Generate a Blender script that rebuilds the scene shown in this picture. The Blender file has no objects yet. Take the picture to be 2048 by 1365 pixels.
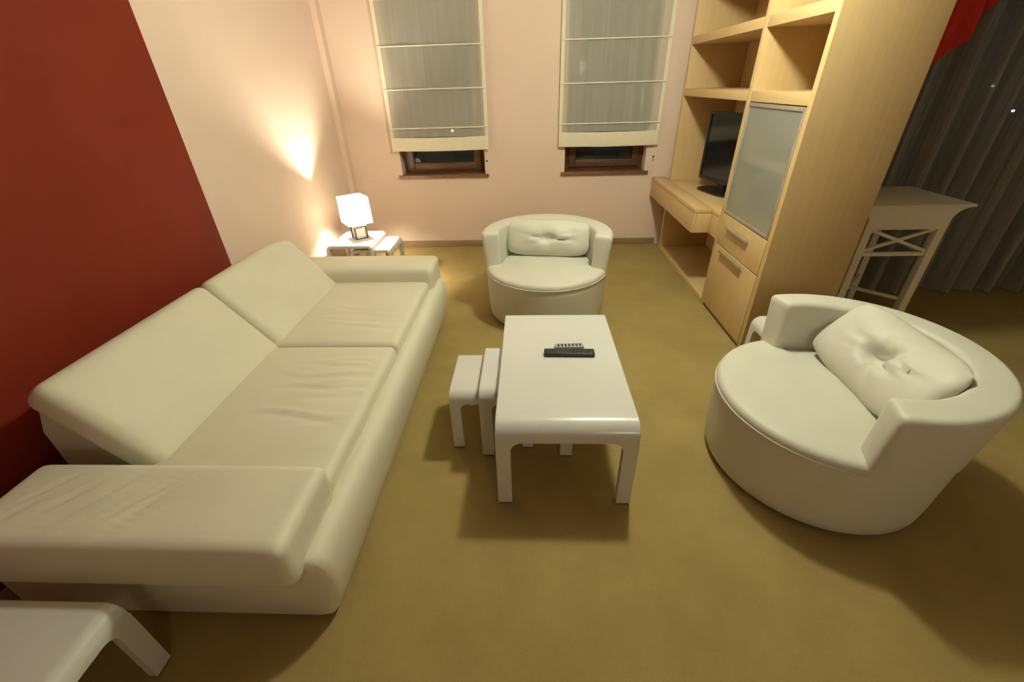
import bpy, bmesh, math, random
from mathutils import Vector, Matrix

random.seed(7)
scene = bpy.context.scene
C = scene.collection
PI = math.pi
cos, sin, sqrt, exp = math.cos, math.sin, math.sqrt, math.exp

# ------------------------------------------------------------------ camera
CAM_H = 1.7
F_PX = 848.43
yaw, pitch, roll = math.radians(-2.776), math.radians(31.3), math.radians(1.675)
fwd = Vector((sin(yaw) * cos(pitch), cos(yaw) * cos(pitch), -sin(pitch)))
rgt = Vector((cos(yaw), -sin(yaw), 0))
dwn = fwd.cross(rgt)
r2 = cos(roll) * rgt + sin(roll) * dwn
d2 = -sin(roll) * rgt + cos(roll) * dwn
cam_data = bpy.data.cameras.new('camera')
cam_data.sensor_fit = 'HORIZONTAL'
cam_data.sensor_width = 36
cam_data.lens = F_PX / 2048 * 36
cam_data.clip_start = 0.02
cam = bpy.data.objects.new('camera', cam_data)
C.objects.link(cam)
cam.matrix_world = Matrix(((r2.x, -d2.x, -fwd.x, 0), (r2.y, -d2.y, -fwd.y, 0), (r2.z, -d2.z, -fwd.z, CAM_H), (0, 0, 0, 1)))
scene.camera = cam

# ------------------------------------------------------------------ world, exposure
w = bpy.data.worlds.new('night')
w.use_nodes = True
scene.world = w
w.node_tree.nodes['Background'].inputs[0].default_value = (0.012, 0.016, 0.026, 1)
w.node_tree.nodes['Background'].inputs[1].default_value = 1.0
vs = scene.view_settings
vs.view_transform = 'Standard'
vs.look = 'None'
vs.gamma = 1
vs.use_curve_mapping = False
vs.exposure = 0.0
LAMP_POS = (0.69, 2.41, 2.77)      # ceiling globe that lights the seating group
LAMP_STRENGTH = 345.0
FILL_POS = (1.3, -2.40, 2.0)      # added fill globe on the wall behind the viewer, brightens viewer-facing sides
FILL_STRENGTH = 32.0
BULB_STRENGTH = 2900.0              # table lamp bulb

# ------------------------------------------------------------------ materials
def new_mat(name):
    m = bpy.data.materials.new(name)
    m.use_nodes = True
    nt = m.node_tree
    b = nt.nodes['Principled BSDF']
    return m, nt, b

def tex_coord(nt, scale=(1, 1, 1), kind='Object', rot=(0, 0, 0)):
    tc = nt.nodes.new('ShaderNodeTexCoord')
    mp = nt.nodes.new('ShaderNodeMapping')
    mp.inputs['Scale'].default_value = scale
    mp.inputs['Rotation'].default_value = rot
    nt.links.new(tc.outputs[kind], mp.inputs[0])
    return mp.outputs[0]

def noise(nt, vec, scale, detail=3, rough=.5):
    n = nt.nodes.new('ShaderNodeTexNoise')
    n.inputs['Scale'].default_value = scale
    n.inputs['Detail'].default_value = detail
    n.inputs['Roughness'].default_value = rough
    nt.links.new(vec, n.inputs['Vector'])
    return n.outputs['Fac']

def ramp2(nt, fac, c1, c2, p1=.35, p2=.65):
    r = nt.nodes.new('ShaderNodeValToRGB')
    r.color_ramp.elements[0].position = p1
    r.color_ramp.elements[1].position = p2
    r.color_ramp.elements[0].color = (*c1, 1)
    r.color_ramp.elements[1].color = (*c2, 1)
    nt.links.new(fac, r.inputs[0])
    return r.outputs[0]

def add_bump(nt, b, h, strength=.2, dist=.01):
    n = nt.nodes.new('ShaderNodeBump')
    n.inputs['Strength'].default_value = strength
    n.inputs['Distance'].default_value = dist
    nt.links.new(h, n.inputs['Height'])
    nt.links.new(n.outputs[0], b.inputs['Normal'])

def simple(name, c1, c2=None, rough=.5, scale=8, stretch=(1, 1, 1), bump=0, bdist=.01, bscale=None, metal=0, spec=.5, coat=0):
    m, nt, b = new_mat(name)
    v = tex_coord(nt, stretch)
    f = noise(nt, v, scale)
    nt.links.new(ramp2(nt, f, c1, c2 or c1), b.inputs['Base Color'])
    b.inputs['Roughness'].default_value = rough
    b.inputs['Metallic'].default_value = metal
    b.inputs['Specular IOR Level'].default_value = spec
    b.inputs['Coat Weight'].default_value = coat
    if bump:
        add_bump(nt, b, noise(nt, v, bscale or scale, 4), bump, bdist)
    return m

M = {}
M['wall_pink'] = simple('wall_pink', (.755, .585, .475), (.775, .60, .49), .75, 3, bump=.08, bdist=.003, bscale=90, spec=.2)
M['wall_red'] = simple('wall_red', (.185, .020, .007), (.202, .024, .009), .6, 3, bump=.06, bdist=.003, bscale=90, spec=.18)
M['ceiling_white'] = simple('ceiling_white', (.70, .66, .58), None, .8, 3, spec=.2)
M['reveal'] = simple('reveal_white', (.72, .60, .50), None, .7, 3, spec=.2)
M['skirting'] = simple('skirting', (.26, .18, .085), (.29, .20, .10), .6, 6, (1, 1, 1))
M['leather'] = simple('cream_leather', (.60, .58, .485), (.625, .605, .505), .48, 5, bump=.10, bdist=.004, bscale=55, spec=.35)
M['leather_sofa'] = simple('sofa_leather', (.69, .655, .505), (.72, .685, .53), .52, 4, bump=.12, bdist=.004, bscale=55, spec=.3)
M['seam'] = simple('seam', (.40, .33, .20), None, .7, 10)
M['white_lacquer'] = simple('white_lacquer', (.63, .615, .565), (.64, .625, .575), .22, 3, spec=.5, coat=.2)
M['rubber'] = simple('black_rubber', (.02, .014, .01), None, .7, 10)
M['black_plastic'] = simple('black_plastic', (.012, .012, .013), (.016, .016, .017), .32, 10)
M['grey_plastic'] = simple('grey_plastic', (.30, .30, .28), (.36, .36, .33), .35, 10)
M['button_grey'] = simple('button_grey', (.10, .10, .10), None, .5, 10)
M['screen'] = simple('dark_screen', (.010, .011, .013), None, .12, 3, spec=.6)
M['console_white'] = simple('console_paint', (.74, .68, .53), (.77, .71, .56), .5, 4)
M['dark_wood'] = simple('dark_window_wood', (.075, .028, .011), (.12, .048, .019), .4, 14, (1, 1, 6))
M['sill_wood'] = simple('sill_wood', (.16, .072, .030), (.22, .105, .045), .35, 14, (1, 6, 6))
M['alu'] = simple('brushed_aluminium', (.62, .60, .54), (.68, .66, .60), .35, 30, (1, 1, 8), metal=.8)
M['dark_metal'] = simple('dark_metal', (.022, .016, .012), None, .5, 10)
M['ceramic'] = simple('white_ceramic', (.75, .70, .64), None, .3, 10)
M['red_fabric'] = simple('red_fabric', (.55, .030, .018), (.62, .045, .025), .85, 30, (1, 1, .1), spec=.2)
M['hem'] = simple('hem_fabric', (.75, .69, .51), (.78, .72, .54), .85, 40, bump=.1, bdist=.002, bscale=200, spec=.1)
M['rod_white'] = simple('rod_white', (.80, .76, .66), None, .6, 10)
M['ground'] = simple('night_ground', (.02, .02, .022), (.03, .03, .03), .9, .6)

# maple: pale wood with vertical grain, the pattern follows object z
def wood(name, c1, c2, axis):
    m, nt, b = new_mat(name)
    s = [22, 22, 22]
    s[axis] = 1.2
    v = tex_coord(nt, tuple(s))
    f = noise(nt, v, 2.2, 5, .55)
    v2 = tex_coord(nt, (1, 1, 1))
    f2 = noise(nt, v2, 2.0, 2)
    mx = nt.nodes.new('ShaderNodeMix')
    mx.data_type = 'RGBA'
    mx.blend_type = 'MULTIPLY'
    mx.inputs['Factor'].default_value = .35
    nt.links.new(ramp2(nt, f, c1, c2, .3, .7), mx.inputs[6])
    nt.links.new(ramp2(nt, f2, (.9, .88, .84), (1, 1, 1)), mx.inputs[7])
    nt.links.new(mx.outputs[2], b.inputs['Base Color'])
    b.inputs['Roughness'].default_value = .42
    b.inputs['Specular IOR Level'].default_value = .35
    return m
M['maple'] = wood('maple_vertical', (.60, .42, .195), (.65, .465, .23), 2)
M['maple_y'] = wood('maple_along', (.60, .42, .195), (.65, .465, .23), 1)

# carpet
def carpet():
    m, nt, b = new_mat('carpet')
    v = tex_coord(nt)
    big = noise(nt, v, 3.2, 4, .6)
    fine = noise(nt, v, 260, 2, .6)
    col = ramp2(nt, big, (.300, .218, .078), (.365, .268, .102), .3, .7)
    mx = nt.nodes.new('ShaderNodeMix')
    mx.data_type = 'RGBA'
    mx.blend_type = 'MULTIPLY'
    mx.inputs['Factor'].default_value = .4
    nt.links.new(col, mx.inputs[6])
    nt.links.new(ramp2(nt, fine, (.75, .75, .75), (1, 1, 1)), mx.inputs[7])
    nt.links.new(mx.outputs[2], b.inputs['Base Color'])
    b.inputs['Roughness'].default_value = .95
    b.inputs['Specular IOR Level'].default_value = .1
    add_bump(nt, b, fine, .35, .006)
    return m
M['carpet'] = carpet()

def sheer(name, col, alpha, weave=0, trans=.5):
    """woven see-through cloth: part open weave, part scattering thread"""
    m = bpy.data.materials.new(name)
    m.use_nodes = True
    nt = m.node_tree
    nt.nodes.remove(nt.nodes['Principled BSDF'])
    out = nt.nodes['Material Output']
    tr = nt.nodes.new('ShaderNodeBsdfTransparent')
    di = nt.nodes.new('ShaderNodeBsdfDiffuse')
    tl = nt.nodes.new('ShaderNodeBsdfTranslucent')
    di.inputs[0].default_value = (*col, 1)
    tl.inputs[0].default_value = (*col, 1)
    m1 = nt.nodes.new('ShaderNodeMixShader')
    m1.inputs[0].default_value = trans
    nt.links.new(di.outputs[0], m1.inputs[1])
    nt.links.new(tl.outputs[0], m1.inputs[2])
    m2 = nt.nodes.new('ShaderNodeMixShader')
    nt.links.new(tr.outputs[0], m2.inputs[1])
    nt.links.new(m1.outputs[0], m2.inputs[2])
    v = tex_coord(nt, (60, 60, 1.2))
    f = noise(nt, v, 1.0, 3)
    mr = nt.nodes.new('ShaderNodeMapRange')
    mr.inputs['From Min'].default_value = .3
    mr.inputs['From Max'].default_value = .7
    mr.inputs['To Min'].default_value = alpha - weave
    mr.inputs['To Max'].default_value = alpha + weave
    nt.links.new(f, mr.inputs['Value'])
    nt.links.new(mr.outputs[0], m2.inputs[0])
    nt.links.new(m2.outputs[0], out.inputs[0])
    return m
M['sheer_cream'] = sheer('sheer_cream', (.76, .74, .63), .64, .03, .35)
M['sheer_grey'] = sheer('sheer_grey', (.50, .49, .44), .58, .10, .35)

def shade_mat():
    m = bpy.data.materials.new('lamp_shade_cloth')
    m.use_nodes = True
    nt = m.node_tree
    nt.nodes.remove(nt.nodes['Principled BSDF'])
    out = nt.nodes['Material Output']
    di = nt.nodes.new('ShaderNodeBsdfDiffuse')
    tl = nt.nodes.new('ShaderNodeBsdfTranslucent')
    v = tex_coord(nt)
    col = ramp2(nt, noise(nt, v, 120), (.86, .83, .78), (.90, .87, .82))
    nt.links.new(col, di.inputs[0])
    nt.links.new(col, tl.inputs[0])
    mx = nt.nodes.new('ShaderNodeMixShader')
    mx.inputs[0].default_value = .55
    nt.links.new(di.outputs[0], mx.inputs[1])
    nt.links.new(tl.outputs[0], mx.inputs[2])
    nt.links.new(mx.outputs[0], out.inputs[0])
    return m
M['shade'] = shade_mat()

def emit(name, col, strength):
    m, nt, b = new_mat(name)
    b.inputs['Base Color'].default_value = (*col, 1)
    b.inputs['Emission Color'].default_value = (*col, 1)
    b.inputs['Emission Strength'].default_value = strength
    return m
WARM = (1.0, 1.03, .82)
M['globe'] = emit('lit_globe', WARM, LAMP_STRENGTH)
M['globe_fill'] = emit('lit_globe_fill', WARM, FILL_STRENGTH)
M['bulb'] = emit('lit_bulb', (1.0, .90, .70), BULB_STRENGTH)
M['street_light'] = emit('street_light', (.8, .86, 1.0), 14)

def glass(name, col=(1, 1, 1), rough=0.0, thin=True, alpha=.2):
    m, nt, b = new_mat(name)
    v = tex_coord(nt)
    f = noise(nt, v, 6)
    nt.links.new(ramp2(nt, f, col, tuple(min(1, c * 1.03) for c in col)), b.inputs['Base Color'])
    b.inputs['Roughness'].default_value = rough
    b.inputs['Alpha'].default_value = alpha
    return m
M['pane'] = glass('window_glass', (.02, .025, .03), .03, True, .55)
M['frosted'] = glass('frosted_glass', (.42, .43, .36), .38, True, .46)

# ------------------------------------------------------------------ mesh helpers
def mesh_obj(name, verts, faces, mat, parent=None, smooth=None, loc=(0, 0, 0)):
    me = bpy.data.meshes.new(name)
    me.from_pydata([tuple(v) for v in verts], [], faces)
    bm = bmesh.new()
    bm.from_mesh(me)
    bmesh.ops.remove_doubles(bm, verts=bm.verts, dist=1e-5)
    bmesh.ops.recalc_face_normals(bm, faces=bm.faces)
    bm.to_mesh(me)
    bm.free()
    if smooth is not None:
        for p in me.polygons:
            p.use_smooth = True
        if smooth < 180:
            me.set_sharp_from_angle(angle=math.radians(smooth))
    me.materials.append(mat)
    o = bpy.data.objects.new(name, me)
    C.objects.link(o)
    o.location = loc
    if parent:
        o.parent = parent
    return o

def empty(name, loc=(0, 0, 0), rz=0):
    o = bpy.data.objects.new(name, None)
    C.objects.link(o)
    o.location = loc
    o.rotation_euler = (0, 0, rz)
    o.empty_display_size = .1
    return o

def tag(o, label, cat, group=None):
    o['label'] = label
    o['category'] = cat
    if group:
        o['group'] = group
    return o

def structure(o, label=None):
    o['kind'] = 'structure'
    if label:
        o['label'] = label
    return o

def box_data(x0, x1, y0, y1, z0, z1):
    v = [(x0, y0, z0), (x1, y0, z0), (x1, y1, z0), (x0, y1, z0), (x0, y0, z1), (x1, y0, z1), (x1, y1, z1), (x0, y1, z1)]
    f = [(0, 3, 2, 1), (4, 5, 6, 7), (0, 1, 5, 4), (1, 2, 6, 5), (2, 3, 7, 6), (3, 0, 4, 7)]
    return v, f

def box(name, x0, x1, y0, y1, z0, z1, mat, parent=None, bev=0.0):
    """box given in the parent's coordinates (world when it has none); pivot in its middle"""
    cx, cy, cz = (x0 + x1) / 2, (y0 + y1) / 2, (z0 + z1) / 2
    v, f = box_data(x0 - cx, x1 - cx, y0 - cy, y1 - cy, z0 - cz, z1 - cz)
    me = bpy.data.meshes.new(name)
    me.from_pydata(v, [], f)
    if bev:
        bm = bmesh.new()
        bm.from_mesh(me)
        bmesh.ops.bevel(bm, geom=list(bm.edges), offset=bev, segments=2, profile=.6, affect='EDGES', clamp_overlap=True)
        bm.to_mesh(me)
        bm.free()
        for p in me.polygons:
            p.use_smooth = True
        me.set_sharp_from_angle(angle=math.radians(35))
    me.materials.append(mat)
    o = bpy.data.objects.new(name, me)
    C.objects.link(o)
    o.location = (cx, cy, cz)
    if parent:
        o.parent = parent
    return o

def tube(name, pts, r, mat, parent=None, n=8, closed=False):
    pts = [Vector(p) for p in pts]
    verts, faces = [], []
    N = len(pts)
    up = None
    for i, p in enumerate(pts):
        if closed:
            t = (pts[(i + 1) % N] - pts[i - 1]).normalized()
        else:
            t = (pts[min(i + 1, N - 1)] - pts[max(i - 1, 0)]).normalized()
        if up is None:
            up = Vector((0, 0, 1)) if abs(t.z) < .9 else Vector((1, 0, 0))
        a = t.cross(up).normalized()
        b = a.cross(t).normalized()
        up = b
        for k in range(n):
            an = 2 * PI * k / n
            verts.append(p + r * (cos(an) * a + sin(an) * b))
    M_ = N if closed else N - 1
    for i in range(M_):
        j = (i + 1) % N
        for k in range(n):
            l = (k + 1) % n
            faces.append((i * n + k, i * n + l, j * n + l, j * n + k))
    if not closed:
        faces.append(tuple(range(n - 1, -1, -1)))
        faces.append(tuple((N - 1) * n + k for k in range(n)))
    return mesh_obj(name, verts, faces, mat, parent, 60)

def prism(name, poly, axis, a0, a1, mat, parent=None, smooth=None):
    """polygon extruded along an axis; poly coordinates are the two other axes in order"""
    def P(u, v, a):
        return {'x': (a, u, v), 'y': (u, a, v), 'z': (u, v, a)}[axis]
    n = len(poly)
    verts = [P(u, v, a0) for u, v in poly] + [P(u, v, a1) for u, v in poly]
    faces = [tuple(range(n)), tuple(range(2 * n - 1, n - 1, -1))] + [(i, (i + 1) % n, n + (i + 1) % n, n + i) for i in range(n)]
    return mesh_obj(name, verts, faces, mat, parent, smooth)

def samples(h, r, n, e=4):
    """samples across [-h, h] that are dense in the rounded border of width r"""
    a = [-h + r * (1 - cos(PI / 2 * i / e)) for i in range(e)]
    m = [-h + r + 2 * (h - r) * i / n for i in range(n + 1)]
    return a + m + [-x for x in reversed(a)]

def cushion(name, hx, hy, hz, r, mat, parent, nx=14, ny=14, nz=3, fn=None, center=(0, 0, 0)):
    """rounded soft block; fn(p, nrm) -> new p shapes the surface further"""
    sx, sy, sz = samples(hx, r, nx), samples(hy, r, ny), samples(hz, min(r, hz * .98), nz)
    verts, faces = [], []

    def face(A, B, get):
        base = len(verts)
        for a in A:
            for b in B:
                verts.append(get(a, b))
        nb = len(B)
        for i in range(len(A) - 1):
            for j in range(nb - 1):
                faces.append((base + i * nb + j, base + (i + 1) * nb + j, base + (i + 1) * nb + j + 1, base + i * nb + j + 1))
    for s in (-1, 1):
        face(sx, sy, lambda a, b: (a, b, s * hz))
        face(sx, sz, lambda a, b: (a, s * hy, b))
        face(sy, sz, lambda a, b: (s * hx, a, b))
    rz = min(r, hz * .98)
    out = []
    for p in verts:
        q = (max(-hx + r, min(hx - r, p[0])), max(-hy + r, min(hy - r, p[1])), max(-hz + rz, min(hz - rz, p[2])))
        d = Vector((p[0] - q[0], p[1] - q[1], (p[2] - q[2]) * (r / rz)))
        d.normalize()
        v = Vector((q[0] + d.x * r, q[1] + d.y * r, q[2] + d.z * rz))
        if fn:
            v = Vector(fn(v, d))
        out.append(v + Vector(center))
    return mesh_obj(name, out, faces, mat, parent, 180)

def copy_tree(o, parent=None):
    c = o.copy()
    C.objects.link(c)
    c.parent = parent
    for ch in list(o.children):
        copy_tree(ch, c)
    return c

# ------------------------------------------------------------------ room shell
XL, YB, ZC = -2.04, 5.05, 2.90
XR, YF = 5.2, -2.6
YW = 3.78            # window wall on the right hand side
floor = structure(box('floor', XL - .2, XR + .2, YF - .2, YB + .35, -.12, 0, M['carpet']), 'olive tan carpet floor')
ceiling = structure(box('ceiling', XL - .2, XR + .2, YF - .2, YB + .35, ZC, ZC + .12, M['ceiling_white']))
structure(box('wall_left', XL - .2, XL, 2.69, YB, 0, ZC, M['wall_pink']), 'pale pink left wall beside the lamp')
structure(box('wall_left_red', XL - .2, XL, YF, 2.69, 0, ZC, M['wall_red']), 'dark red painted left wall behind the sofa')
structure(box('wall_corner', XL, -1.985, YB - .10, YB, 0, ZC, M['wall_pink']), 'narrow pink pilaster in the back left corner')
structure(box('wall_front', XL - .2, XR + .2, YF - .2, YF, 0, ZC, M['wall_pink']))
structure(box('wall_right', XR, XR + .2, YF, YW, 0, ZC, M['wall_pink']))
structure(box('wall_step', 2.07, 2.27, YW, YB, 0, ZC, M['wall_pink']))

# back wall with two window openings: one mesh of solid pieces around the holes
WIN = [(-1.43, -0.49), (0.395, 1.275)]
SILL, HEAD, WT = 0.835, 2.62, .34
def back_wall():
    verts, faces = [], []
    def add(x0, x1, z0, z1):
        b = len(verts)
        v, f = box_data(x0, x1, YB, YB + WT, z0, z1)
        verts.extend(v)
        faces.extend([tuple(i + b for i in q) for q in f])
    xs = [XL - .2, WIN[0][0], WIN[0][1], WIN[1][0], WIN[1][1], 2.27]
    for i in (0, 2, 4):
        add(xs[i], xs[i + 1], 0, ZC)
    for i in (1, 3):
        add(xs[i], xs[i + 1], 0, SILL - .03)
        add(xs[i], xs[i + 1], HEAD, ZC)
    me = bpy.data.meshes.new('wall_back')
    me.from_pydata(verts, [], faces)
    me.materials.append(M['wall_pink'])
    o = bpy.data.objects.new('wall_back', me)
    C.objects.link(o)
    return o
structure(back_wall(), 'pale pink back wall with two windows')

def window(n, x0, x1, label):
    o = structure(empty('window_%d' % n, ((x0 + x1) / 2, YB + .16, SILL)), label)
    hx = (x1 - x0) / 2
    t = .065
    h = HEAD - SILL
    # outer frame
    box('frame_stile', -hx, -hx + t, -.02, .07, 0, h, M['dark_wood'], o, .006)
    box('frame_stile', hx - t, hx, -.02, .07, 0, h, M['dark_wood'], o, .006)
    box('frame_rail', -hx + t, hx - t, -.02, .07, 0, .05, M['dark_wood'], o, .006)
    box('frame_rail', -hx + t, hx - t, -.02, .07, h - .05, h, M['dark_wood'], o, .006)
    # opening sash, a little proud
    s = .075
    a = hx - t + .012
    box('sash_stile', -a, -a + s, -.05, -.0, .035, h - .035, M['dark_wood'], o, .008)
    box('sash_stile', a - s, a, -.05, -.0, .035, h - .035, M['dark_wood'], o, .008)
    box('sash_rail', -a + s, a - s, -.05, -.0, .035, .035 + s, M['dark_wood'], o, .008)
    box('sash_rail', -a + s, a - s, -.05, -.0, h - .035 - s, h - .035, M['dark_wood'], o, .008)
    box('pane', -a + s, a - s, -.03, -.022, .035 + s, h - .035 - s, M['pane'], o)
    hd = box('window_handle', a - s / 2 - .012, a - s / 2 + .012, -.075, -.05, .62, .76, M['alu'], o, .004)
    box('window_sill', -hx - .04, hx + .04, -.19, -.02, -.03, 0.0, M['sill_wood'], o, .004)
window(1, *WIN[0], 'dark wood framed window behind the blind nearest the lamp')
window(2, *WIN[1], 'dark wood framed window behind the blind nearest the bookcase')

# skirting boards
structure(box('baseboard_back', XL + .06, 1.50, YB - .016, YB, 0, .075, M['skirting'], None, .003), 'brown skirting along the back wall')
structure(box('baseboard_left', XL, XL + .016, YF, YB - .10, 0, .075, M['skirting'], None, .003))

# window wall on the right: low sill, posts, glass
ww = structure(empty('window_3', (3.6, YW + .08, 0)), 'dark night window wall behind the grey sheer curtain')
box('threshold', -1.35, 1.6, 0, .12, 0, .10, M['dark_wood'], ww, .005)
box('head_rail', -1.35, 1.6, 0, .12, 2.62, 2.75, M['dark_wood'], ww, .005)
for px_ in (-1.35, -.40, .58, 1.52):
    box('mullion', px_, px_ + .08, 0, .12, .10, 2.62, M['dark_wood'], ww, .005)
for px_ in (-1.27, -.32, .66):
    box('pane', px_, px_ + (.87 if px_ < 0 else .86), .05, .058, .10, 2.62, M['pane'], ww)
structure(box('wall_window_head', 2.25, XR, YW + .08, YW + .2, 2.75, ZC, M['wall_pink']))

# ------------------------------------------------------------------ ceiling lamp (above the frame) and added fill globe
def lathe(name, prof, mat, parent, n=32, smooth=50):
    verts, faces = [], []
    m = len(prof)
    for k in range(n):
        a = 2 * PI * k / n
        for r, z in prof:
            verts.append((r * cos(a), r * sin(a), z))
    for k in range(n):
        l = (k + 1) % n
        for i in range(m - 1):
            faces.append((k * m + i, l * m + i, l * m + i + 1, k * m + i + 1))
    return mesh_obj(name, verts, faces, mat, parent, smooth)

def ceiling_lamp(pos, mat, label):
    o = tag(empty('ceiling_lamp', (pos[0], pos[1], ZC)), label, 'lamp')
    dz = pos[2] - ZC
    lathe('canopy', [(0, 0), (.09, 0), (.085, -.02), (.02, -.035), (0, -.035)], M['ceramic'], o)
    R_ = .105
    lathe('globe', [(R_ * sin(PI * i / 14), dz + R_ * cos(PI * i / 14)) for i in range(15)], mat, o, 28, 180)
ceiling_lamp(LAMP_POS, M['globe'], 'lit globe lamp on the ceiling above the coffee table')
fill_o = tag(empty('fill_light', (FILL_POS[0], YF, FILL_POS[2])), 'added fill light globe on the wall behind the viewer', 'lamp')  # unseen globe added as fill for the viewer-facing sides
tube('bracket', [(0, 0, 0), (0, .10, 0)], .02, M['ceramic'], fill_o, 10)
g = lathe('globe', [(.13 * sin(PI * i / 14), .13 * cos(PI * i / 14)) for i in range(15)], M['globe_fill'], fill_o, 28, 180)
g.location = (0, FILL_POS[1] - YF, 0)

# ------------------------------------------------------------------ sofa
SO = (-1.34, 2.0, 0)
sofa = tag(empty('sofa', SO), 'long cream leather sofa with low wide arms against the red wall', 'sofa')
def L(x, y, z):
    return (x - SO[0], y - SO[1], z - SO[2])

# base: profile in x-z with a bulging front, extruded along y
def sofa_base():
    xb, xf = -1.93, -.735
    prof = [(xb + .02, .02), (xb, .05), (xb, .25), (xb + .03, .29)]
    prof += [(-.86, .30), (-.80, .335), (-.772, .358), (-.745, .366), (-.718, .360), (-.697, .340), (-.684, .305), (-.679, .25), (-.682, .19), (-.692, .12), (-.706, .06), (-.722, .025), (-.75, .018)]
    ys = [.79, .80, .83, 1.5, 2.2, 2.9, 3.17, 3.20, 3.21]
    ins = [.03, .01, 0, 0, 0, 0, 0, .01, .03]
    cx, cz = -1.33, .17
    verts, faces = [], []
    n = len(prof)
    for y, s in zip(ys, ins):
        for x, z in prof:
            verts.append(L(x - s * (1 if x > cx else -1), y, z - s * .5 * (1 if z > cz else -1)))
    for i in range(len(ys) - 1):
        for k in range(n):
            l = (k + 1) % n
            faces.append((i * n + k, i * n + l, (i + 1) * n + l, (i + 1) * n + k))
    faces.append(tuple(range(n)))
    faces.append(tuple((len(ys) - 1) * n + k for k in range(n - 1, -1, -1)))
    return mesh_obj('base', verts, faces, M['leather_sofa'], sofa, 50)
sofa_base()

def ridge(d, w_):
    return exp(-(d / w_) ** 2)

def seat_fn(seed, hx, hy, amp):
    rnd = random.Random(seed)
    folds = []
    for i in range(18):
        folds.append((rnd.uniform(-.7, .75) * hy, rnd.uniform(.15, .95) * hx, rnd.uniform(.10, .26), rnd.uniform(-.25, .25), rnd.uniform(.009, .016), rnd.uniform(.4, 1)))
    def fn(v, d):
        x, y, z = v
        if d.z > .2:
            e = max(0, 1 - (x / hx) ** 4) * max(0, 1 - (y / hy) ** 4)
            z += .018 * e
            for y0, x0, ln, cv, wd, a in folds:
                dx = (x - x0) / ln
                yc = y0 + cv * (x - x0) ** 2 * 3 + .02 * sin(9 * x + x0 * 30)
                z -= amp * a * e * ridge(y - yc, wd) * exp(-dx * dx)
                z += amp * .7 * a * e * ridge(y - yc - .022, wd * 1.1) * exp(-dx * dx)
        if d.x > .3:
            x += .0025 * sin(14 * y + seed)
        return (x, y, z)
    return fn
# two seat cushions
for y0, y1, sd, amp, lab in ((1.06, 2.055, 3, .007, 'wrinkled near seat cushion'), (2.06, 2.985, 8, .005, None)):
    hy = (y1 - y0) / 2
    hx = (1.56 - .768) / 2
    o = cushion('seat_cushion', hx, hy, .075, .035, M['leather_sofa'], sofa, 44, 60, 3, seat_fn(sd, hx, hy, amp),
                L(-(1.56 + .768) / 2, (y0 + y1) / 2, .350))
    if lab:
        o['label'] = lab

# back cushions: leaning slabs from the crease up to the wall side
def back_cushion(y0, y1, zt, zb, far_drop):
    lean = math.atan2(1.755 - 1.46, zt - .42)
    Lh = sqrt((zt - .42) ** 2 + (.295) ** 2)
    hy = (y1 - y0) / 2
    hl = Lh / 2 + .03
    def fn(v, d):
        x, y, z = v                       # z: slab thickness, x: along the lean, y: along the sofa
        e = max(0, 1 - (x / hl) ** 4) * max(0, 1 - (y / hy) ** 4)
        if d.z > 0:
            z += .018 * e + .003 * e * sin(7 * x + 3 * y) 
        if far_drop and y > 0:
            x -= far_drop * (y / hy) ** 3 * max(0, (x + hl) / (2 * hl))
        # slab -> world: along = up the lean, normal towards the seat
        al = x + Lh / 2
        nx_, nz_ = cos(lean), sin(lean)
        th = z - .068
        X = -1.46 - sin(lean) * al + nx_ * th
        Z = .42 + cos(lean) * al + nz_ * th
        return L(X, y + (y0 + y1) / 2, Z)
    return cushion('back_cushion', hl, hy, .068, .05, M['leather_sofa'], sofa, 20, 26, 3, fn)
back_cushion(1.14, 2.075, .80, .42, 0.0)
back_cushion(2.08, 2.97, .80, .42, .055)
# low frame behind the back cushions
prism('back_frame', [(a - SO[0], b) for a, b in ((-1.93, .28), (-1.955, .33), (-1.95, .55), (-1.90, .66), (-1.86, .685), (-1.80, .66), (-1.66, .43), (-1.60, .28))],
      'y', 1.20 - SO[1], 2.95 - SO[1], M['leather_sofa'], sofa, 50)

# armrests: low wide blocks that run the depth of the sofa
def arm(y0, y1, zt, x0, x1, seed, wr):
    hx, hy, hz = (x1 - x0) / 2, (y1 - y0) / 2, (zt - .305) / 2
    rnd = random.Random(seed)
    fl = [(rnd.uniform(-.8, .1) * hx, rnd.uniform(-.6, .6) * hy, rnd.uniform(.5, 1)) for _ in range(30)]
    def fn(v, d):
        x, y, z = v
        if d.z > .2:
            e = max(0, 1 - (x / hx) ** 4) * max(0, 1 - (y / hy) ** 4)
            z += .012 * e
            for a, b, k in fl:
                u = (x - a) - .8 * (y - b)
                w_ = (y - b) + .8 * (x - a)
                z -= wr * k * e * ridge(u, .010) * ridge(w_, .10)
        return (x, y, z)
    return cushion('armrest', hx, hy, hz, .04, M['leather_sofa'], sofa, 56, 40, 4, fn, L((x0 + x1) / 2, (y0 + y1) / 2, (zt + .305) / 2))
arm(.725, 1.085, .515, -1.86, -.752, 5, .0075)
arm(2.965, 3.29, .525, -1.86, -.735, 6, .002)

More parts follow.
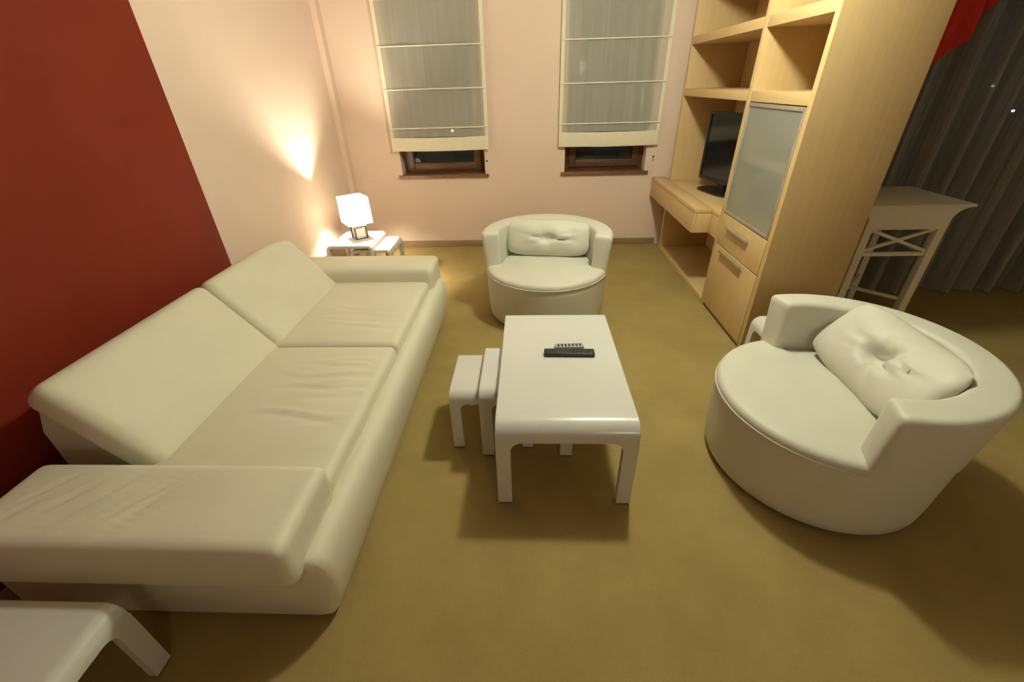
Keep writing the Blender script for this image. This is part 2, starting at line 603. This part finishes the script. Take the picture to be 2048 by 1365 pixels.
# ------------------------------------------------------------------ waterfall tables (bent sheet with cut out ends)
def waterfall(name, wx, ly, h, t, lw, R_, rc):
    """top bends down at both y ends; wx: width across, ly: length; parts: tabletop + four legs"""
    o = empty(name)
    # profile in y-z, outer line, from the front opening line up over to the back opening line
    z_open = h - R_ - .012
    hy = ly / 2
    prof = [(-hy, z_open), (-hy, h - R_)]
    for i in range(1, 9):
        a = PI / 2 * i / 8
        prof.append((-hy + R_ - R_ * cos(a), h - R_ + R_ * sin(a)))
    outer = prof + [(-y, z) for y, z in reversed(prof)]
    ri = R_ - t
    prof = [(-hy + t, z_open), (-hy + t, h - R_)]
    for i in range(1, 9):
        a = PI / 2 * i / 8
        prof.append((-hy + R_ - ri * cos(a), h - R_ + ri * sin(a)))
    inner = prof + [(-y, z) for y, z in reversed(prof)]
    poly = outer + inner[::-1]
    n = len(outer)
    verts, faces = [], []
    e = .004
    xs = [(-wx / 2, e), (-wx / 2 + e, 0), (wx / 2 - e, 0), (wx / 2, e)]
    def ring(x, s):
        out = []
        for (y0, z0), (y1, z1) in zip(outer, inner):
            d = Vector((y1 - y0, z1 - z0)) 
            d = d / max(d.length, 1e-6)
            out.append((y0 + d.x * s, z0 + d.y * s, y1 - d.x * s, z1 - d.y * s))
        return [(x, a, b) for a, b, _, _ in out] + [(x, c, d) for _, _, c, d in reversed(out)]
    for x, s in xs:
        verts += ring(x, s)
    m = 2 * n
    for i in range(3):
        for k in range(m):
            l = (k + 1) % m
            faces.append((i * m + k, i * m + l, (i + 1) * m + l, (i + 1) * m + k))
    for base in (0, 3 * m):          # side rims as quads
        for k in range(n - 1):
            faces.append((base + k, base + k + 1, base + m - 2 - k, base + m - 1 - k))
    mesh_obj('tabletop', verts, faces, M['white_lacquer'], o, 40)
    # legs
    for sx in (-1, 1):
        for sy in (-1, 1):
            poly = [(sx * wx / 2, z_open), (sx * wx / 2, .008), (sx * (wx / 2 - lw), .008)]
            for i in range(9):
                a = PI / 2 * i / 8
                poly.append((sx * (wx / 2 - lw - rc + rc * cos(a)), z_open - rc + rc * sin(a)))
            ya, yb = (sy * hy, sy * (hy - t))
            lg = prism('leg', poly, 'y', min(ya, yb), max(ya, yb), M['white_lacquer'], o, 40)
            box('foot_pad', min(sx * (wx / 2 - .004), sx * (wx / 2 - lw + .004)), max(sx * (wx / 2 - .004), sx * (wx / 2 - lw + .004)),
                min(ya, yb) + .003, max(ya, yb) - .003, 0, .008, M['rubber'], lg)
    return o

ct = waterfall('coffee_table', .612, 1.06, .475, .034, .064, .075, .05)
ct.location = (.157, 1.845, 0)
tag(ct, 'large white lacquered coffee table with two remotes on top', 'table')
med = waterfall('nesting_table', .472, .455, .420, .030, .062, .055, .04)
med.location = (-.015, 1.84, 0)
tag(med, 'middle white nesting table sliding out from under the coffee table', 'table', 'white waterfall nesting tables')
sml = waterfall('nesting_table', .428, .40, .368, .030, .056, .05, .04)
sml.location = (-.198, 1.87, 0)
tag(sml, 'smallest white nesting table pulled out furthest towards the sofa', 'table', 'white waterfall nesting tables')
o = copy_tree(med)
o.location = (-1.712, 4.085, 0)
o.rotation_euler.z = PI / 2
o['label'] = 'white nesting table with the lit lamp standing on it'
o = copy_tree(sml)
o.location = (-1.525, 4.09, 0)
o.rotation_euler.z = PI / 2
o['label'] = 'small white nesting table peeking out beside the lamp table'
o = waterfall('nesting_table', .44, .47, .364, .030, .060, .05, .04)
o.location = (-1.500, .437, 0)
o.rotation_euler.z = PI / 2
tag(o, 'white nesting table in the foreground beside the near sofa arm', 'table', 'white waterfall nesting tables')
o = waterfall('nesting_table', .25, .46, .42, .022, .05, .055, .04)
o.location = (1.625, 2.27, 0)
o.rotation_euler.z = PI / 2
tag(o, 'white table mostly hidden behind the large swivel armchair', 'table', 'white waterfall nesting tables')

# ------------------------------------------------------------------ tub armchairs
ROUT, RIN, RBOT, ZSEAT, ZRIM = .495, .370, .475, .425, .70
AEND = math.radians(105)       # half angle of the wrap round back, measured from the back (+y local)
def armchair(name):
    """opens towards local -y"""
    o = empty(name)
    # base drum
    prof = [(0, .022), (RBOT - .03, .022), (RBOT - .012, .026), (RBOT - .002, .040)]
    for i in range(1, 8):
        t = i / 7
        prof.append((RBOT + (ROUT - .006 - RBOT) * t ** .8, .040 + (.385 - .040) * t))
    prof += [(ROUT - .012, .395), (ROUT - .03, .40), (0, .40)]
    lathe('base', prof, M['leather'], o, 72, 45)
    lathe('swivel_plate', [(0, 0), (.30, 0), (.30, .012), (.27, .022), (0, .022)], M['rubber'], o, 40)
    # seat pad: round in front, narrower where the back wraps it
    verts, faces = [], []
    NA = 96
    prof = [(1.0, .396), (1.0, .402), (.998, .412), (.985, .424), (.965, .432), (.92, .437), (.75, .443), (.5, .448), (.25, .450), (0, .4505)]
    for k in range(NA):
        a = 2 * PI * k / NA
        ang = abs((a - PI / 2 + PI) % (2 * PI) - PI)
        rr = ROUT - .006 if ang > AEND - .12 else RIN + .004
        for f_, z in prof:
            rf = rr * f_ if f_ > .9 else min(rr, ROUT) * f_
            verts.append((rf * cos(a), rf * sin(a), z - (.0)))
    m = len(prof)
    for k in range(NA):
        l = (k + 1) % NA
        for i in range(m - 1):
            faces.append((k * m + i, l * m + i, l * m + i + 1, k * m + i + 1))
    mesh_obj('seat', verts, faces, M['leather'], o, 180)
    # piping along the front of the seat
    pts = []
    a0, a1 = PI / 2 + AEND + .02, PI / 2 + 2 * PI - AEND - .02
    for i in range(49):
        a = a0 + (a1 - a0) * i / 48
        pts.append(((ROUT - .004) * cos(a), (ROUT - .004) * sin(a), .392))
    tube('piping', pts, .0045, M['leather'], o, 6)
    # wrap round back: rounded cross section swept along the arc, closed with soft ends
    def section(s):
        zb = .385
        ro = lambda z: ROUT + .022 * (z - .385) / .315
        rnd_ = .026
        pr = [(RIN + s, zb), (RIN + s, .45), (RIN + .004 + s, .55), (RIN + .006 + s, ZRIM - rnd_ - s)]
        for i in range(1, 6):
            a = PI / 2 * i / 5
            pr.append((RIN + .006 + s + rnd_ - rnd_ * cos(a), ZRIM - s - rnd_ + rnd_ * sin(a)))
        R2 = ro(ZRIM) - s
        for i in range(0, 6):
            a = PI / 2 * i / 5
            pr.append((R2 - rnd_ + rnd_ * sin(a), ZRIM - s - rnd_ + rnd_ * cos(a)))
        pr += [(ro(.55) - s, .55), (ro(.45) - s, .45), (ro(zb) - s * .6, zb)]
        return pr
    NB = 72
    st = []
    for i in range(NB + 1):
        st.append((-AEND + .045 + (2 * AEND - .09) * i / NB, 0))
    st = [(-AEND, .028), (-AEND + .008, .012), (-AEND + .022, .003)] + st + [(AEND - .022, .003), (AEND - .008, .012), (AEND, .028)]
    verts, faces = [], []
    for a, s in st:
        for r_, z in section(s):
            verts.append((r_ * sin(a), r_ * cos(a), z))
    m = len(section(0))
    for i in range(len(st) - 1):
        for k in range(m):
            l = (k + 1) % m
            faces.append((i * m + k, i * m + l, (i + 1) * m + l, (i + 1) * m + k))
    faces.append(tuple(range(m)))
    faces.append(tuple((len(st) - 1) * m + k for k in range(m - 1, -1, -1)))
    mesh_obj('backrest', verts, faces, M['leather'], o, 60)
    return o

chair_a = armchair('tub_armchair')
chair_a.location = (.140, 3.325, 0)
chair_a.rotation_euler.z = math.radians(-7)
tag(chair_a, 'round cream leather tub armchair under the windows, facing the coffee table', 'armchair', 'round swivel armchairs')
chair_b = copy_tree(chair_a)
chair_b.location = (1.410, 1.620, 0)
chair_b.rotation_euler.z = math.radians(-92)
chair_b['label'] = 'round cream leather tub armchair at the right, in front of the bookcase'

def pillow(name, a, b, T, seed, tuft, bend=.05, parent=None):
    """scatter cushion: local x width, z height, y thickness"""
    rnd = random.Random(seed)
    verts, faces = [], []
    N, K = 40, 32
    cr = [(rnd.uniform(0, 2 * PI), rnd.uniform(.07, .17), rnd.uniform(.4, 1.0), rnd.uniform(.10, .5)) for _ in range(13)]
    for s in (-1, 1):
        base = len(verts)
        for i in range(N + 1):
            for j in range(K + 1):
                u, v = -1 + 2 * i / N, -1 + 2 * j / K
                u_, v_ = sin(u * PI / 2), sin(v * PI / 2)
                x = a * u_ * (1 - .11 * v_ ** 4) * (1 - .03 * (1 - v_ * v_))
                z = b * v_ * (1 - .20 * u_ ** 4)
                prof = max(0, (1 - abs(u_) ** 2.6)) ** .55 * max(0, (1 - abs(v_) ** 2.4)) ** .55
                y = T * prof
                if s < 0:
                    rr = sqrt((x / a) ** 2 * 1.6 + (z / b) ** 2)
                    y -= tuft * T * exp(-(rr / .22) ** 2)
                    th = math.atan2(z / b, x / a)
                    for t0, wd, am, rad in cr:
                        dth = (th - t0 + PI) % (2 * PI) - PI
                        y -= tuft * .60 * am * T * exp(-(dth / wd) ** 2) * exp(-((rr - rad) / .32) ** 2) * min(1, rr / .15) * prof
                        dth2 = dth - wd * 1.6
                        y += tuft * .42 * am * T * exp(-(dth2 / wd) ** 2) * exp(-((rr - rad) / .32) ** 2) * min(1, rr / .15) * prof
                    y += .004 * sin(9 * u_ + 3 * v_ + seed) * prof
                verts.append((x, s * y - bend * u_ * u_, z))
        for i in range(N):
            for j in range(K):
                q = base + i * (K + 1) + j
                faces.append((q, q + 1, q + K + 2, q + K + 1))
    return mesh_obj(name, verts, faces, M['leather'], parent, 180)

p1 = pillow('cushion', .352, .150, .085, 11, .40, .012)
p1.location = (.158, 3.485, .585)
p1.rotation_euler = (math.radians(-16), 0, math.radians(-7))
tag(p1, 'cream leather cushion leaning in the armchair under the windows', 'cushion', 'leather back cushions')
p2 = pillow('cushion', .335, .185, .10, 23, .75, .075)
p2.location = (1.612, 1.625, .570)
p2.rotation_euler = (math.radians(-40), 0, math.radians(-92))
tag(p2, 'creased cream leather cushion lying in the right armchair', 'cushion', 'leather back cushions')

# ------------------------------------------------------------------ wall unit (bookcase)
UX0, UX1 = 1.514, 2.045
UY0, UYD0, UYD1, UY1 = 2.643, 3.395, 3.445, 4.885
UT = 2.62
wu = tag(empty('bookcase', (UX0, UY0, 0)), 'tall maple bookcase unit with frosted glass door and open shelves', 'bookcase')
def ub(name, x0, x1, y0, y1, z0, z1, mat='maple', parent=None, bev=.003):
    return box(name, x0 - UX0, x1 - UX0, y0 - UY0, y1 - UY0, z0, z1, M[mat], parent or wu, bev)
ub('side_panel', UX0, UX1, UY0, UY0 + .045, 0, UT)
ub('side_panel', UX0, UX1, UY1 - .05, UY1, 0, UT)
ub('divider', UX0, UX1 - .012, UYD0, UYD1, 0, UT)
ub('back_panel', UX1 - .012, UX1, UY0 + .045, UYD0, .03, UT, bev=0)
ub('back_panel', UX1 - .012, UX1, UYD0, UY1 - .05, .03, UT, bev=0)
yR0, yR1 = UY0 + .045, UYD0
yL0, yL1 = UYD1, UY1 - .05
for z0, z1 in ((1.553, 1.615), (1.963, 2.025), (2.37, 2.43)):
    ub('shelf', UX0 + .001, UX1 - .012, yR0, yR1, z0, z1, 'maple_y')
    ub('shelf', UX0 + .001, UX1 - .012, yL0, yL1, z0, z1, 'maple_y')
ub('top_board', UX0 - .002, UX1, UY0 - .002, UY1 + .002, UT, UT + .03, 'maple_y')
ub('bottom_board', UX0 + .001, UX1 - .012, yL0, yL1, 0.0, .045, 'maple_y')
ub('bottom_board', UX0 + .02, UX1 - .012, yR0, yR1, 0.0, .03, 'maple_y')
# inside of the glazed compartment
ub('inner_shelf', UX0 + .04, UX1 - .012, yR0, yR1, 1.17, 1.19, 'maple_y')
ub('inner_shelf', UX0 + .03, UX1 - .012, yR0, yR1, .79, .81, 'maple_y')
# drawer and door fronts with bar handles
def bar_handle(parent, y0, y1, z):
    # given in bookcase coordinates; parent carries its own location
    px0, py0, pz0 = parent.location
    def pt(x, y, zz):
        return (x - UX0 - px0, y - UY0 - py0, zz - pz0)
    a, b = pt(UX0 - .028, y0, z), pt(UX0 - .028, y1, z)
    box('handle', pt(UX0 - .030, 0, 0)[0], pt(UX0 - .012, 0, 0)[0], a[1], b[1], a[2] - .010, a[2] + .010, M['alu'], parent, .003)
    for yy in (y0 + .03, y1 - .03):
        q = pt(UX0 - .012, yy, z)
        box('handle_post', q[0], q[0] + .014, q[1] - .006, q[1] + .006, q[2] - .006, q[2] + .006, M['alu'], parent)
dr = ub('drawer', UX0 - .002, UX0 + .018, yR0 + .003, yR1 - .002, .563, .800, 'maple')
bar_handle(dr, 2.90, 3.25, .725)
dd = ub('door', UX0 - .002, UX0 + .018, yR0 + .003, yR1 - .002, .033, .557, 'maple')
bar_handle(dd, 2.89, 3.27, .535)
# frosted glass door with an aluminium frame
gd = empty('glass_door', (0, yR0 - UY0, .806))
gd.parent = wu
gw, gh, fr = yR1 - yR0 - .004, 1.547 - .806, .022
box('frame_stile', -.002, .016, .002, .002 + fr, 0, gh, M['alu'], gd, .002)
box('frame_stile', -.002, .016, gw - fr, gw, 0, gh, M['alu'], gd, .002)
box('frame_rail', -.002, .016, .002 + fr, gw - fr, 0, fr, M['alu'], gd, .002)
box('frame_rail', -.002, .016, .002 + fr, gw - fr, gh - fr, gh, M['alu'], gd, .002)
box('pane', .004, .009, .002 + fr, gw - fr, fr, gh - fr, M['frosted'], gd)

# desk slab that slots into the left bay
dk = tag(empty('desk', (1.44, 4.3, .575)), 'thick maple desk slab built into the bookcase under the television', 'desk')
DX0, DX1, DY0, DY1, DZ0, DZ1 = 1.368, UX0 - .003, 3.60, 5.03, .575, .775
def db(name, x0, x1, y0, y1, z0, z1, mat):
    return box(name, x0 - 1.44, x1 - 1.44, y0 - 4.3, y1 - 4.3, z0 - .575, z1 - .575, M[mat], dk, .004)
db('desktop', DX0, DX1, DY0, DY1, DZ1 - .035, DZ1, 'maple_y')
db('desktop', DX1, UX1 - .015, yL0 + .002, yL1 - .002, DZ1 - .035, DZ1, 'maple_y')
db('desk_front', DX0 + .002, DX0 + .022, DY0 + .002, DY1, DZ0, DZ1 - .036, 'maple_y')
db('desk_end', DX0 + .023, DX1, DY0 + .002, DY0 + .022, DZ0, DZ1 - .036, 'maple_y')
db('desk_front', DX1, DX1 + .02, yL0 + .002, DY0 + .022, DZ0, DZ1 - .036, 'maple_y')
db('desk_underside', DX0 + .023, DX1, DY0 + .023, DY1, DZ0, DZ0 + .018, 'maple_y')
db('desk_underside', DX1 + .021, UX1 - .015, yL0 + .002, yL1 - .002, DZ0, DZ0 + .018, 'maple_y')

# television on the desk
tv = tag(empty('television', (1.80, 4.20, DZ1), math.radians(14)), 'black flat television on the maple desk', 'television')
base_pts = []
for i in range(28):
    a = 2 * PI * i / 28
    base_pts.append((.115 * cos(a) - .0, .24 * sin(a)))
prism('stand_base', [(math.copysign(abs(x / .115) ** .6 * .115, x) - .03, math.copysign(abs(y / .24) ** .6 * .24, y)) for x, y in base_pts], 'z', 0, .014, M['black_plastic'], tv, 40)
box('stand_neck', -.015, .02, -.05, .05, .012, .09, M['black_plastic'], tv, .006)
TW = .345
box('bezel', -.028, .004, -TW, TW, .075, .105, M['black_plastic'], tv, .005)
box('bezel', -.028, .004, -TW, TW, .635, .660, M['black_plastic'], tv, .005)
box('bezel', -.028, .004, -TW, -TW + .028, .105, .635, M['black_plastic'], tv, .005)
box('bezel', -.028, .004, TW - .028, TW, .105, .635, M['black_plastic'], tv, .005)
box('screen', -.020, -.012, -TW + .026, TW - .026, .103, .637, M['screen'], tv)
box('back_shell', -.011, .045, -TW + .01, TW - .01, .080, .655, M['black_plastic'], tv, .012)

# ------------------------------------------------------------------ console table by the curtain
KX, KY = 2.535, 3.20
kc = tag(empty('console_table', (KX, KY, 0)), 'tall off-white console table with crossed braces beside the bookcase', 'table')
hd_ = .285
cove = []
for i in range(9):
    a = PI / 2 * i / 8
    cove.append((.265 + .115 - .115 * sin(a), .935 - .085 + .085 * (1 - cos(a)) - .0))
# cove goes from the leg line out to the tip of the top
right = [(.265, .79), (.265, .845)] + [(.265 + .115 * (1 - cos(PI / 2 * i / 8)), .845 + .09 * sin(PI / 2 * i / 8)) for i in range(1, 9)]
poly = right + [(-x, z) for x, z in reversed(right)]
prism('apron', poly, 'y', -hd_ + .004, hd_ - .004, M['console_white'], kc, 40)
box('tabletop', -.383, .383, -hd_, hd_, .935, .952, M['console_white'], kc, .003)
for sx in (-1, 1):
    for sy in (-1, 1):
        x0, x1 = sorted((sx * .265, sx * .213))
        y0, y1 = sorted((sy * (hd_ - .004), sy * (hd_ - .056)))
        box('leg', x0, x1, y0, y1, 0, .79, M['console_white'], kc, .003)
def slat(name, p, q, wd, dp):
    p, q = Vector(p), Vector(q)
    t = (q - p).normalized()
    horizontal = abs(t.z) > .001
    n1 = Vector((0, 1, 0)) if horizontal and abs(t.y) < .5 else (Vector((1, 0, 0)) if horizontal else Vector((0, 0, 1)))
    n2 = t.cross(n1).normalized()
    v, f = [], []
    for e in (p, q):
        for a, b in ((-1, -1), (1, -1), (1, 1), (-1, 1)):
            v.append(e + n1 * a * dp / 2 + n2 * b * wd / 2)
    f = [(0, 1, 2, 3), (7, 6, 5, 4), (0, 4, 5, 1), (1, 5, 6, 2), (2, 6, 7, 3), (3, 7, 4, 0)]
    return mesh_obj(name, v, f, M['console_white'], kc)
for sy in (-1, 1):
    y = sy * (hd_ - .030)
    slat('cross_brace', (-.213, y, .785), (.213, y, .632), .020, .018)
    slat('cross_brace', (-.213, y + .001, .632), (.213, y + .001, .785), .020, .0165)
    box('rail', -.213, .213, y - .012, y + .012, .598, .624, M['console_white'], kc, .002)
for sx in (-1, 1):
    x = sx * .239
    box('rail', x - .012, x + .012, -hd_ + .056, hd_ - .056, .598, .624, M['console_white'], kc, .002)
slat('stretcher', (-.235, hd_ - .05, .25), (.235, -hd_ + .05, .25), .022, .020)
slat('stretcher', (-.235, -hd_ + .05, .249), (.235, hd_ - .05, .249), .022, .018)

# ------------------------------------------------------------------ curtains on the right
def drape(name, x0, x1, y, ztop, bottom, mat, n, amp, seed, label, cat, thick=.0):
    rnd = random.Random(seed)
    ph = [rnd.uniform(0, 6.28) for _ in range(4)]
    verts, faces = [], []
    K = 14
    for i in range(n + 1):
        x = x0 + (x1 - x0) * i / n
        for k in range(K + 1):
            zb = bottom(x)
            z = ztop + (zb - ztop) * k / K
            g = .75 + .25 * k / K
            yy = y + amp * g * (sin(2 * PI * x / .21 + ph[0] + .8 * sin(2 * PI * x / .67 + ph[1])) + .45 * sin(2 * PI * x / .115 + ph[2] + .15 * k / K))
            verts.append((x + .012 * sin(2 * PI * x / .3 + ph[3]) * g, yy, z))
    for i in range(n):
        for k in range(K):
            q = i * (K + 1) + k
            faces.append((q, q + K + 1, q + K + 2, q + 1))
    o = mesh_obj(name, verts, faces, mat, None, 180)
    return tag(o, label, cat)
cur = drape('curtain', 2.13, XR - .05, 3.64, 2.66, lambda x: .012, M['sheer_grey'], 620, .058, 4, 'floor length grey sheer curtain over the dark window at right', 'curtain')
red = drape('curtain', 2.12, 3.07, 3.49, 2.66, lambda x: 1.66 + .56 * max(0, (x - 2.6) / .47) ** 1.3 if x > 2.6 else 1.66, M['red_fabric'], 220, .045, 9, 'red drape gathered at the top corner beside the bookcase', 'curtain')
rodo = tag(empty('curtain_rod', (3.65, 3.6, 2.70)), 'white curtain rod above the grey sheer curtain', 'curtain rod')
tube('pole', [(-1.5, 0, 0), (1.5, 0, 0)], .014, M['rod_white'], rodo, 10)
for x in (-1.3, 0, 1.3):
    tube('bracket', [(x, 0, 0), (x, 0, .20)], .008, M['rod_white'], rodo, 8)

# ------------------------------------------------------------------ roman blinds
def blind(x0, x1, zb, rods, label, seed):
    cx = (x0 + x1) / 2
    yb = YB - .045
    o = tag(empty('roman_blind', (cx, yb, zb)), label, 'blind', 'sheer roman blinds')
    hx = (x1 - x0) / 2
    zt = 2.60 - zb
    rnd = random.Random(seed)
    ph = rnd.uniform(0, 6)
    NX, NZ = 60, 80
    def surf(name, xa, xb_, za, zz, mat, off, nx, nz):
        verts, faces = [], []
        for i in range(nx + 1):
            for k in range(nz + 1):
                x = xa + (xb_ - xa) * i / nx
                z = za + (zz - za) * k / nz
                y = .004 * sin(x * 21 + ph) + .003 * sin(x * 47 + z * 2 + ph) + off
                verts.append((x, y, z))
        for i in range(nx):
            for k in range(nz):
                q = i * (nz + 1) + k
                faces.append((q, q + 1, q + nz + 2, q + nz + 1))
        return mesh_obj(name, verts, faces, mat, o, 180)
    hem = rods['hem'] - zb
    surf('sheer_panel', -hx + .035, hx - .035, hem, zt, M['sheer_cream'], 0, 50, 40)
    # tapes and hem have some thickness
    box('side_tape', -hx, -hx + .035, -.004, .004, hem, zt, M['hem'], o)
    box('side_tape', hx - .035, hx, -.004, .004, hem, zt, M['hem'], o)
    cushion('bottom_hem', hx, .010, hem / 2, .008, M['hem'], o, 20, 2, 3, lambda v, d: (v.x, v.y + .004 * sin(v.x * 17 + ph), v.z - .006 * cos(v.x * 3.3)), (0, 0, hem / 2))
    for z in rods['z']:
        tube('rod', [(-hx + .005, -.008, z - zb), (hx - .005, -.008, z - zb)], .0065, M['rod_white'], o, 8)
    box('head_rail', -hx, hx, -.012, .035, zt, zt + .04, M['rod_white'], o, .004)
    # pull cord with a knob
    tube('pull_cord', [(hx - .03, -.012, .0), (hx - .03, -.012, -.11)], .0025, M['rod_white'], o, 6)
    lathe_o = lathe('cord_knob', [(0, -.125), (.008, -.12), (.010, -.112), (.006, -.104), (0, -.104)], M['dark_metal'], o, 12)
    lathe_o.location = (hx - .03, -.012, 0)
    return o
blind(-1.488, -.430, 1.090, {'hem': 1.225, 'z': (1.313, 1.670, 2.036, 2.40)}, 'sheer cream roman blind on the window nearest the lamp', 1)
blind(.318, 1.372, 1.098, {'hem': 1.240, 'z': (1.318, 1.682, 2.044, 2.40)}, 'sheer cream roman blind on the window nearest the bookcase', 2)

# ------------------------------------------------------------------ table lamp
TL = (-1.665, 4.06, .420)
tl = tag(empty('table_lamp', TL, math.radians(38)), 'small lit table lamp with white square shade and dark edged cube base', 'lamp')
box('foot', -.068, .068, -.068, .068, 0, .012, M['ceramic'], tl, .003)
cb = .056
box('cube_base', -cb + .005, cb - .005, -cb + .005, cb - .005, .016, .134, M['ceramic'], tl, .004)
bar_r = .008
for a, b in ((-1, -1), (1, -1), (1, 1), (-1, 1)):
    box('frame_bar', a * cb - bar_r, a * cb + bar_r, b * cb - bar_r, b * cb + bar_r, .012, .138, M['dark_metal'], tl, .002)
for z in (.016, .136):
    for s in (-1, 1):
        box('frame_bar', -cb + bar_r, cb - bar_r, s * cb - bar_r, s * cb + bar_r, z - bar_r + .004, z + bar_r - .004, M['dark_metal'], tl)
        box('frame_bar', s * cb - bar_r, s * cb + bar_r, -cb + bar_r, cb - bar_r, z - bar_r + .004, z + bar_r - .004, M['dark_metal'], tl)
tube('stem', [(0, 0, .13), (0, 0, .215)], .009, M['alu'], tl, 10)
lathe('bulb', [(.0, .310), (.014, .305), (.024, .287), (.026, .270), (.020, .250), (.011, .230), (.011, .213), (0, .213)], M['bulb'], tl, 16, 180)
# open square shade made of four cloth sides
hs, z0, z1, th = .118, .165, .405, .003
def shade():
    verts, faces = [], []
    for s, z in ((hs, z0), (hs - .004, z1)):
        for d_ in (0, th):
            for a, b in ((-1, -1), (1, -1), (1, 1), (-1, 1)):
                verts.append((a * (s - d_), b * (s - d_), z))
    # 0-3 outer bottom, 4-7 inner bottom, 8-11 outer top, 12-15 inner top
    for k in range(4):
        l = (k + 1) % 4
        faces += [(k, l, 8 + l, 8 + k), (4 + l, 4 + k, 12 + k, 12 + l), (k, 4 + k, 4 + l, l), (8 + k, 8 + l, 12 + l, 12 + k)]
    return mesh_obj('lamp_shade', verts, faces, M['shade'], tl)
shade()
for a in (0, PI / 2):
    tube('shade_spoke', [(-hs * .97 * cos(a), -hs * .97 * sin(a), .205), (hs * .97 * cos(a), hs * .97 * sin(a), .205)], .002, M['alu'], tl, 6)

# ------------------------------------------------------------------ remotes on the coffee table
def remote(name, cx, cy, ln, wd, hgt, mat, btn, rows, cols, label, rz=0):
    o = tag(empty(name, (cx, cy, .475), rz), label, 'remote')
    box('body', -ln / 2, ln / 2, -wd / 2, wd / 2, 0, hgt, mat, o, .005)
    for i in range(cols):
        for j in range(rows):
            x = -ln / 2 + .02 + (ln - .04) * i / (cols - 1)
            y = -wd / 2 + .010 + (wd - .02) * j / (rows - 1)
            box('button', x - .004, x + .004, y - .0028, y + .0028, hgt - .0005, hgt + .0022, btn, o)
    return o
remote('remote_control', .207, 1.874, .262, .052, .022, M['black_plastic'], M['button_grey'], 3, 12, 'long black remote control on the coffee table', math.radians(-1))
remote('remote_control', .212, 1.938, .155, .040, .018, M['grey_plastic'], M['black_plastic'], 3, 7, 'shorter grey remote control lying behind the black one', math.radians(2))

# ------------------------------------------------------------------ night outside
structure(box('ground', -40, 60, 6, 60, -6.2, -6.0, M['ground']))
for x, y, z, lb in ((-1.95, 12, .70, 'distant street lamp glowing through the blind nearest the lamp'),
                    (10.9, 12, 1.36, 'distant street lamp seen through the grey curtain, upper one'),
                    (11.65, 12, .83, 'distant street lamp seen through the grey curtain, lower one')):
    s = tag(empty('street_lamp', (x, y, -6.0)), lb, 'street lamp', 'street lamps outside')
    tube('pole', [(0, 0, 0), (0, 0, z + 5.96)], .05, M['dark_metal'], s, 8)
    hdl = lathe('lamp_head', [(.035 * sin(PI * i / 8), .028 * cos(PI * i / 8)) for i in range(9)], M['street_light'], s, 14, 180)
    hdl.location = (0, 0, z + 6.0)
